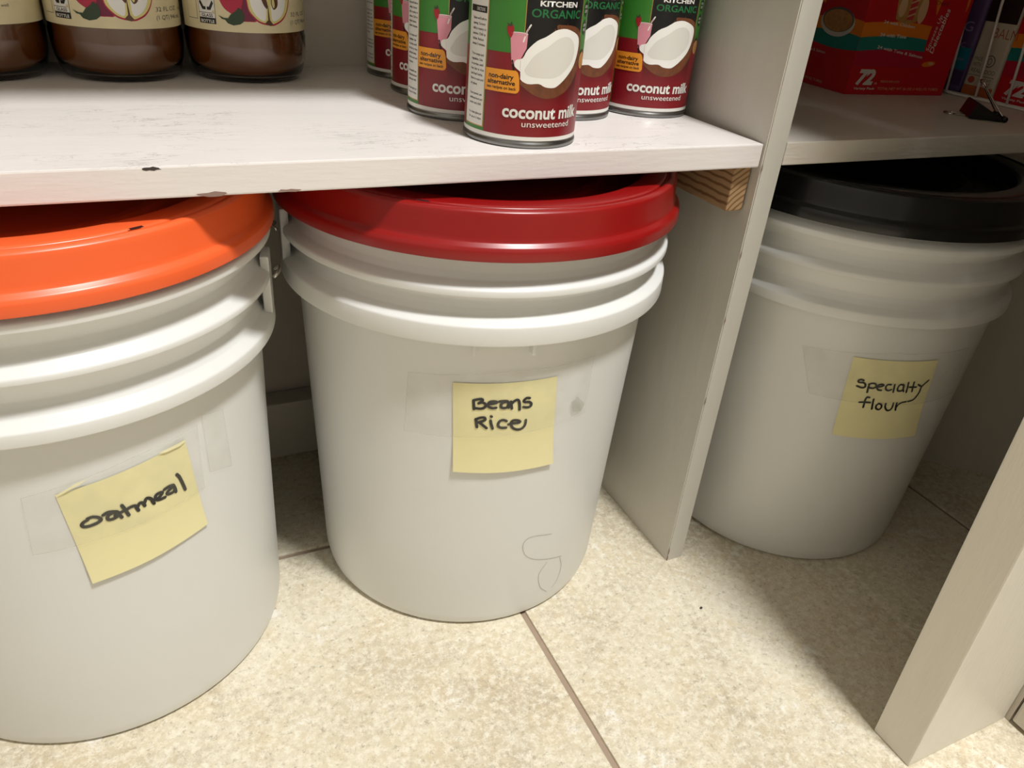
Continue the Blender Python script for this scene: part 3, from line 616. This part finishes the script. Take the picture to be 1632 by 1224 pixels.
# ------------------------------------------------------------------ juice bottles
def make_bottle():
    t = thing('juice_bottle', '', 'bottle'); R = .0458
    out = [(0, .0035), (.028, .0028), (.036, 0), (.0395, .0008), (.0425, .006), (.0447, .014), (R-.0003, .022), (R, .032), (R-.0006, .034), (R-.0006, .122), (R, .124), (R-.001, .132), (.041, .150), (.032, .172), (.0245, .190), (.0215, .205), (.0205, .222), (.0205, .236), (.0175, .236), (.0175, .222), (.0185, .205)]
    inn = [(.0215, .190), (.029, .172), (.038, .150), (R-.0025, .132), (R-.0020, .034), (R-.0020, .022), (.0426, .014), (.0408, .0056), (.030, .0045), (0, .0052)]
    obj('glass_body', lathe_bm(out+inn, 72), 'glass', t, True)
    li = [(0, .0054), (.030, .0047), (.0406, .0058), (.0424, .0142), (R-.0022, .022), (R-.0026, .132), (.0377, .150), (.0287, .172), (.0212, .190), (0, .190)]
    obj('juice', lathe_bm(li, 64), 'juice', t, True)
    cp = obj('screw_cap', lathe_bm(fillet([(.0216, .2165), (.0222, .2165), (.0224, .236), (.0205, .2385), (0, .2385)], .0006), 48), 'cap', t, True)
    a = Art(); D = .8; U = lambda d: (d+90)*D; P = lambda l: [(U(x), y) for x, y in l]
    a.rect(U(-172), U(120), 36.8, 120, 'p_cream', 0)
    for i in range(60):   # paper fibres
        pass
    # red apple behind, half apple in front, stem and leaf
    a.poly(P([(-123, 66), (-119.0, 57.6), (-114.9, 52.2), (-107.2, 48.1), (-103.2, 44.9), (-93.2, 44.4), (-86, 46), (-82, 60), (-86, 78), (-100, 84), (-116, 80), (-123, 72)]), 'p_apple', 1, 4)
    a.poly(P([(-103.2, 45.4), (-93.2, 44.8), (-88, 46), (-91, 54), (-96, 62), (-99, 56), (-101, 50)]), 'p_appledk', 2, 4)
    H_ = [(-95.6, 62), (-95.3, 58), (-93.7, 51.3), (-87.4, 45.3), (-82.4, 43.2), (-77.5, 42.4), (-73.5, 42.0), (-69.1, 42.4), (-60.8, 45.7), (-54.7, 52.0), (-51.9, 60), (-52.5, 70), (-58, 80), (-66, 84), (-74, 82), (-82, 84), (-91, 78), (-95.5, 69)]
    a.poly(P(H_), 'p_apple', 4, 4)
    c = (-74, 62); a.poly(P([(c[0]+(x-c[0])*.955, c[1]+(y-c[1])*.955+(.3 if y < 50 else 0)) for x, y in H_]), 'p_yellow', 5, 4)
    a.poly(P([(-78.5, 46.5), (-84, 46.5), (-90, 52), (-92, 60), (-90, 70), (-84, 76), (-78, 72), (-77.5, 60)]), 'p_flesh', 6, 4)
    a.poly(P([(-72.5, 46.5), (-67, 46), (-60, 51), (-56.5, 60), (-58, 70), (-64, 76), (-70, 72), (-72.5, 60)]), 'p_flesh', 6, 4)
    a.poly(P([(-76, 56), (-75.6, 56), (-74.6, 46), (-71.8, 43.0), (-74, 41.8), (-77.8, 42.6), (-79.6, 43.6), (-76.4, 46)]), 'p_seed', 7)
    a.poly(P([(-81.6, 60), (-79.4, 55.5), (-76.7, 53.4), (-76.2, 57), (-78.4, 62.5), (-81, 63.5)]), 'p_seed', 8, 4); a.poly(P([(-72.6, 57), (-70.4, 53.0), (-66.6, 54.8), (-65.6, 59.5), (-68.4, 64), (-71.6, 62)]), 'p_seed', 8, 4)
    a.poly(P([(-71.8, 57), (-70.4, 54), (-69.0, 55.5), (-69.6, 60), (-71.2, 60.5)]), 'p_yellow', 9, 3)
    a.poly(P([(-121.3, 47.6), (-118, 45.2), (-115.3, 44.9), (-113.0, 42.6), (-108.0, 41.4), (-102.0, 42.4), (-98.9, 44.2), (-97.6, 48.2), (-99.3, 51.8), (-102.8, 53.6), (-104.6, 51.5), (-109.6, 48.9), (-112.4, 46.0), (-116, 46.0)]), 'p_leaf', 8)
    a.text('32 FL OZ', U(-50.5), 47.8, 3.0, 'p_grey', 3, width=22); a.text('(1 QT) 946 mL', U(-50.8), 42.4, 3.0, 'p_grey', 3, width=28)
    a.text('Shake well', U(-16), 47.5, 2.0, 'p_grey', 3, width=14)
    a.disc(U(-125.8), 49.3, 1.6, 1.7, 'p_grey', 3); a.disc(U(-125.8), 49.3, 1.3, 1.4, 'p_cream', 4); a.text('U', U(-125.8), 48.6, 1.4, 'p_grey', 5, align='CENTER')
    # glass-bottle badge and a faint panel to its left
    a.rect(U(-141.4), U(-124.0), 41.2, 62, 'p_black', 3); a.rect(U(-141.0), U(-124.4), 48.6, 61.4, 'p_white', 4); a.rect(U(-141.0), U(-124.4), 45.2, 48.2, 'p_white', 4)
    a.text('GLASS', U(-132.7), 45.7, 2.0, 'p_black', 5, width=9.6, align='CENTER', bold=.02); a.text('BOTTLE', U(-132.7), 41.9, 2.0, 'p_white', 5, width=11.2, align='CENTER', bold=.02)
    a.poly([(U(-132.7)+x, 54+y) for x, y in ((-5, 3), (-2.4, -1.5), (-.5, -1.5), (-.5, -3.6), (-3.4, -3.6), (-6, 1))], 'p_black', 5)
    a.poly([(U(-132.7)+x, 54+y) for x, y in ((5, 3), (2.4, -1.5), (.5, -1.5), (.5, -3.6), (3.4, -3.6), (6, 1))], 'p_black', 5)
    a.poly([(U(-132.7)+x, 56+y) for x, y in ((-2.6, 1.6), (0, 5), (2.6, 1.6), (1.4, 1), (0, 2.8), (-1.4, 1))], 'p_black', 5)
    a.rect(U(-158), U(-144), 43.4, 62, 'p_grey', 2); a.rect(U(-157.6), U(-144.4), 43.8, 61.6, 'p_cream', 3)
    a.build('bottle_label', cyl_map(R-.0003, -90, D), 3.2, t, lift=.00005)
    return t
bot = make_bottle()
for i, (x, y, rz, lb) in enumerate([(-.3163, .2645, 0, 'rightmost amber juice bottle, its half-apple label turned to the front'),
                                    (-.4088, .2665, -3, 'middle amber juice bottle in the row of three'),
                                    (-.5013, .2665, -52, 'leftmost amber juice bottle, cut off by the picture edge')]):
    o = bot if i == 0 else copy_tree(bot)
    o.location = (x, y, H); o.rotation_euler = (0, 0, math.radians(rz)); tag(o, lb, 'bottle', 'amber juice bottles on the left shelf')

# ------------------------------------------------------------------ snack boxes
def front_map(u, v, h): return (u/1000, -h, v/1000)
def left_map(u, v, h): return (-h, u/1000, v/1000)
def wavy(a, u0, u1, lo, hi, m, lay, n=16):
    pts = [(u0+(u1-u0)*i/n, lo(u0+(u1-u0)*i/n)) for i in range(n+1)]+[(u1-(u1-u0)*i/n, hi(u1-(u1-u0)*i/n)) for i in range(n+1)]
    for i in range(n):
        a.poly([pts[i], pts[i+1], pts[2*n-i], pts[2*n+1-i]], m, lay)
def snack_box(label, loc, rz):
    t = thing('snack_box', label, 'box', loc, rz, None)
    W, Dp, Hh = .1335, .102, .205
    obj('carton', box_bm(0, W, 0, Dp, 0, Hh, .0008), 'b_red', t)
    flp = obj('top_flap', box_bm(.001, W-.001, .001, Dp*.5, Hh, Hh+.0008), 'b_red', t)
    a = Art(); W_ = W*1000-.6
    lo = lambda u: 40.6+2.0*math.sin(min(1, u/45)*math.pi/2)-3.2*max(0, (u-50)/80)**1.3*1.2
    wave = lambda u: 4.2*math.sin(math.pi*min(u, 118)/118)
    wavy(a, .05, 104, lambda u: 41+.8*wave(u)-.012*u, lambda u: 53.4+wave(u)-.030*u, 'b_teal', 2)
    wavy(a, .05, 104, lambda u: 53.4+wave(u)-.030*u, lambda u: 66.5+wave(u)-.035*u, 'b_orange', 2)
    wavy(a, .05, 104, lambda u: 27, lambda u: 41+.8*wave(u)-.012*u, 'b_mag', 1)
    a.text('24 with Chicken', 24, 67.0, 2.9, 'p_white', 4, width=42, bold=.01, rot=-.08); a.text('24 with Tuna', 24.0, 55.2, 3.1, 'p_white', 4, width=35, bold=.02, rot=-.03); a.text('24 with Tuna & Salmon', 25.0, 44.2, 2.9, 'p_white', 4, width=64, bold=.015, rot=-.13)
    a.text('72', 10.0, 10.3, 14, 'p_white', 4, width=23, bold=.05, shear=.22); a.text('ct.', 35, 10.3, 2.6, 'p_white', 4, width=4)
    a.text('Variety Pack', 9.5, 5.0, 2.3, 'p_white', 4, width=28, bold=.02); a.text('TREATS FOR CATS', 42, 12.0, 2.2, 'b_pale', 4, width=26); a.text('TOTAL NET WT 36 OZ (1 KG) (72 TUBES)', 41, 5.0, 2.6, 'b_pale', 4, width=84)
    # tube picture standing at the right, with the name running up it
    a.poly([(96, 22), (112, 20), (130, 26), (128, 70), (122, 100), (96, 100), (88, 60), (90, 34)], 'b_red', 5, 3)
    a.poly([(99, 70), (126, 76), (125, 110), (86, 112), (86, 84)], 'b_orange', 4, 3)
    a.text('Delectables', 101, 41, 6.0, 'p_white', 7, width=42, bold=.01, rot=1.45, shear=.2); a.text('Squeeze Up', 94, 43, 4.4, 'p_white', 7, width=34, rot=1.45, shear=.2)
    a.disc(100, 31, 9, 2.6, 'b_orange', 6, rot=.1); a.disc(103, 31.4, 3.4, 1.6, 'b_pale', 7)
    # food pictures above the bands
    a.poly([(38, 71), (66, 70), (66, 110), (52, 112), (36, 108)], 'b_food', 3, 2); a.poly([(52, 71), (60, 71), (62, 110), (53, 110)], 'b_stripe', 4)
    for k in range(6): a.stroke([(52.5, 74+6*k), (61, 77+6*k)], 1.4, 'b_pale', 5, 0)
    a.disc(43, 82, 5, 9, 'b_pale', 4); a.disc(70, 80, 5.5, 12, 'b_pale', 4)
    a.text('Treats', 84, 86, 4.0, 'p_black', 6, width=17)
    a.build('front_print', front_map, 1000, t, lift=.00005)
    b = Art(); D_ = Dp*1000   # left face: u runs from the front corner to the back
    wavy(b, .05, D_-.4, lambda u: 41+.02*u-2.5*math.sin(u/22), lambda u: 53.5+.03*u+1.2*math.sin(u/16), 'b_teal', 2)
    wavy(b, .05, D_-.4, lambda u: 53.5+.03*u+1.2*math.sin(u/16), lambda u: 67.5+1.5*math.sin(u/16), 'b_orange', 2)
    b.poly([(60, 78), (80, 86), (101, 84), (101, 120), (62, 120)], 'b_orange', 1)
    b.disc(36, 63, 24.2, 13.4, 'p_inner', 4); b.disc(36, 65.2, 22.4, 11.4, 'p_grey', 5); b.disc(36, 64.4, 20.8, 10.2, 'p_nut', 6)
    b.build('side_print', left_map, 1000, t, lift=.00005)
    for tx in (('24 with Tuna & Salmon', 0, 0, 2.9, 'p_white', 3, 46), ('(72-0.5 OZ (14 G) TUBES)', 1, -27.5, 2.6, 'b_pale', 3, 52)):
        c = Art(); c.text(*tx)
        c.build('side_lettering', lambda u, v, h: (-h-.0004, (88-u)/1000*1.0-.0, (33.5+v-.03*(u))/1000), 1000, t)
    return t
snack_box('red cardboard snack box numbered 72 beside the upright board', (.2505, .1712, HR), math.radians(-4))
snack_box('second red snack box numbered 72, behind the white wire rack at the right', (.4220, .1300, HR), math.radians(-90))
# flat bags between them
pb = thing('snack_bag', 'purple bag with a blue band behind the white wire rack', 'bag', (.4220, .208, HR), math.radians(-90))
bm = box_bm(0, .036, .0, .060, 0, .17, .006, seg=3); 
obj('pouch', bm, 'b_purple', pb, True)
a = Art(); a.rect(3, 35, 24, 46, 'b_cyan', 1); a.rect(3, 35, 8, 23, 'b_purple_dk', 1); a.text('G', 17, 62, 10, 'b_lilac', 2, width=11); a.text('C', 20, 46, 5, 'b_lilac', 2, width=6); a.text('Pumpkin', 12, 33, 3, 'b_lilac', 2, width=18); a.disc(8, 38, 2.4, 6, 'p_yellow', 2, rot=-.2)
a.build('pouch_print', front_map, 1000, pb)
tb = thing('snack_bag', 'tan paper bag with an orange foot and a dark top behind the wire rack', 'bag', (.4220, .1705, HR), math.radians(-90))
obj('pouch', box_bm(0, .0385, .0, .055, 0, .165, .004, seg=3), 'b_tan', tb, True)
a = Art(); a.rect(2, 37, 2, 11.5, 'b_rust', 1); a.rect(1.5, 37.5, 74, 160, 'b_dark', 1); a.text('BALM', 16, 59.5, 10, 'b_redtext', 2, width=27, bold=-.01)
a.text('MADE', 5, 36, 4.2, 'p_grey', 2, width=9); a.text('WITH', 5, 30.5, 4.2, 'p_grey', 2, width=9); a.text('REAL FOOD', 5, 24.5, 4.2, 'p_grey', 2, width=28)
a.disc(23, 37, 6, 6, 'p_grey', 2); a.disc(23, 37, 5, 5, 'b_tan', 3); a.disc(23, 37, 2.6, 3.4, 'p_grey', 4); a.disc(23, 37, 1.9, 2.7, 'b_tan', 5)
a.rect(3, 34, 21.5, 22, 'p_grey', 2); a.text('NET WT', 20, 17, 3, 'p_grey', 2, width=12); a.text('16 OZ', 20, 13, 3, 'p_grey', 2, width=12); a.disc(9, 17, 4, 3.4, 'b_redtext', 2)
a.build('pouch_print', front_map, 1000, tb)
# white wire rack
rk = thing('wire_rack', 'white coated wire rack standing in front of the bags', 'rack', (.405, 0, HR))
rw = .0013
def wire(name, pts, r=rw): return obj(name, tube_bm(pts, r, 8), 'white_wire', rk, True)
wire('bottom_rail', [(0, .010, .0018), (0, .172, .0018), (0, .176, .0030)]); wire('bottom_rail', [(.010, .008, .0015), (.010, .215, .0015)])
wire('top_rail', [(0, .010, .13), (0, .190, .13)])
for k in range(5):
    y = .1735-.0362*k; wire('upright_wire', [(-.0005, y, .0035), (-.001, y+.003, .045), (-.0005, y+.008, .09), (0, y+.010, .13)], .0014)

# ------------------------------------------------------------------ binder clip
bc = thing('binder_clip', 'black binder clip with silver wire handles, near the front of the right shelf', 'clip', (.326, .052, HR), math.radians(141))
# local +x runs from the jaws to the spine, y across the width
Wd = .017
def prism(pts, w, w2=None):
    bm = bmesh.new(); w2 = w2 or w
    A = [bm.verts.new((x, -w, z)) for x, z in pts]; B = [bm.verts.new((x, w, z)) for x, z in pts]
    bm.faces.new(A[::-1]); bm.faces.new(B); n = len(pts)
    for i in range(n): bm.faces.new((A[i], A[(i+1) % n], B[(i+1) % n], B[i]))
    bmesh.ops.recalc_face_normals(bm, faces=bm.faces); return bm
body = [(0, .0012), (.004, .0005), (.030, .0005), (.0312, .0015), (.0275, .0140), (.0260, .0146), (.0035, .0038)]
inner = [(.0295, .0014), (.0252, .0160), (.0240, .0162), (.004, .0026)]
o = obj('clip_body', prism(body, Wd), 'clip', bc)
bpy.ops.object.select_all(action='DESELECT') if False else None
bmr = tube_bm([(0, -Wd, .0028), (0, -.007, .0028)], .0026, 10); tube_bm([(0, .007, .0028), (0, Wd, .0028)], .0026, 10, bmr); obj('jaw_roll', bmr, 'clip', bc, True)
def handle(name, elev, z0, length=.042):
    pts = []
    for s in (-1, 1):
        col = [(0, s*.0125, 0), (.003, s*.0095, 0), (length*.55, s*.0052, 0), (length*.85, s*.0046, 0)]
        pts.append(col)
    loop = [(length-.0046*0+.0052*math.cos(q)-.004, .0058*math.sin(q), 0) for q in [-math.pi/2*1.15+math.pi*1.15*i/12 for i in range(13)]]
    P = pts[0]+loop+pts[1][::-1]; P = [tuple(p) for p in spline(P, 3)]
    c_, s_ = math.cos(elev), math.sin(elev)
    return obj(name, tube_bm([(x*c_, y, z0+x*s_) for x, y, z in P], .00085, 8), 'wire_steel', bc, True)
handle('wire_handle', math.radians(0), .0010, .047); handle('wire_handle', math.radians(47), .0035, .038)

# ------------------------------------------------------------------ a crumb on the tile
cb = bmesh.new(); bmesh.ops.create_icosphere(cb, subdivisions=2, radius=.0011)
for v in cb.verts: v.co = Vector((v.co.x*1.2, v.co.y, (v.co.z+.0009)*.8))*(1+.25*math.sin(900*v.co.x+700*v.co.y))
o = obj('crumb', cb, 'paint_chip', None, True, (-.0059, -.0638, .0002)); tag(o, 'tiny dark crumb on the floor tile in front of the upright board', 'crumb')

# ------------------------------------------------------------------ the ceiling fixture that gives the light
cl = thing('ceiling_light', 'round flush ceiling lamp behind the camera, outside the picture', 'lamp', (.10, -.84, 2.42))
obj('lamp_base', lathe_bm([(0, 0), (.17, 0), (.17, -.02), (0, -.02)], 48), 'ceiling', cl, True)
obj('diffuser', lathe_bm([(0, -.021), (.155, -.021), (.158, -.030), (.14, -.042), (0, -.048)], 48), 'lamp', cl, True)
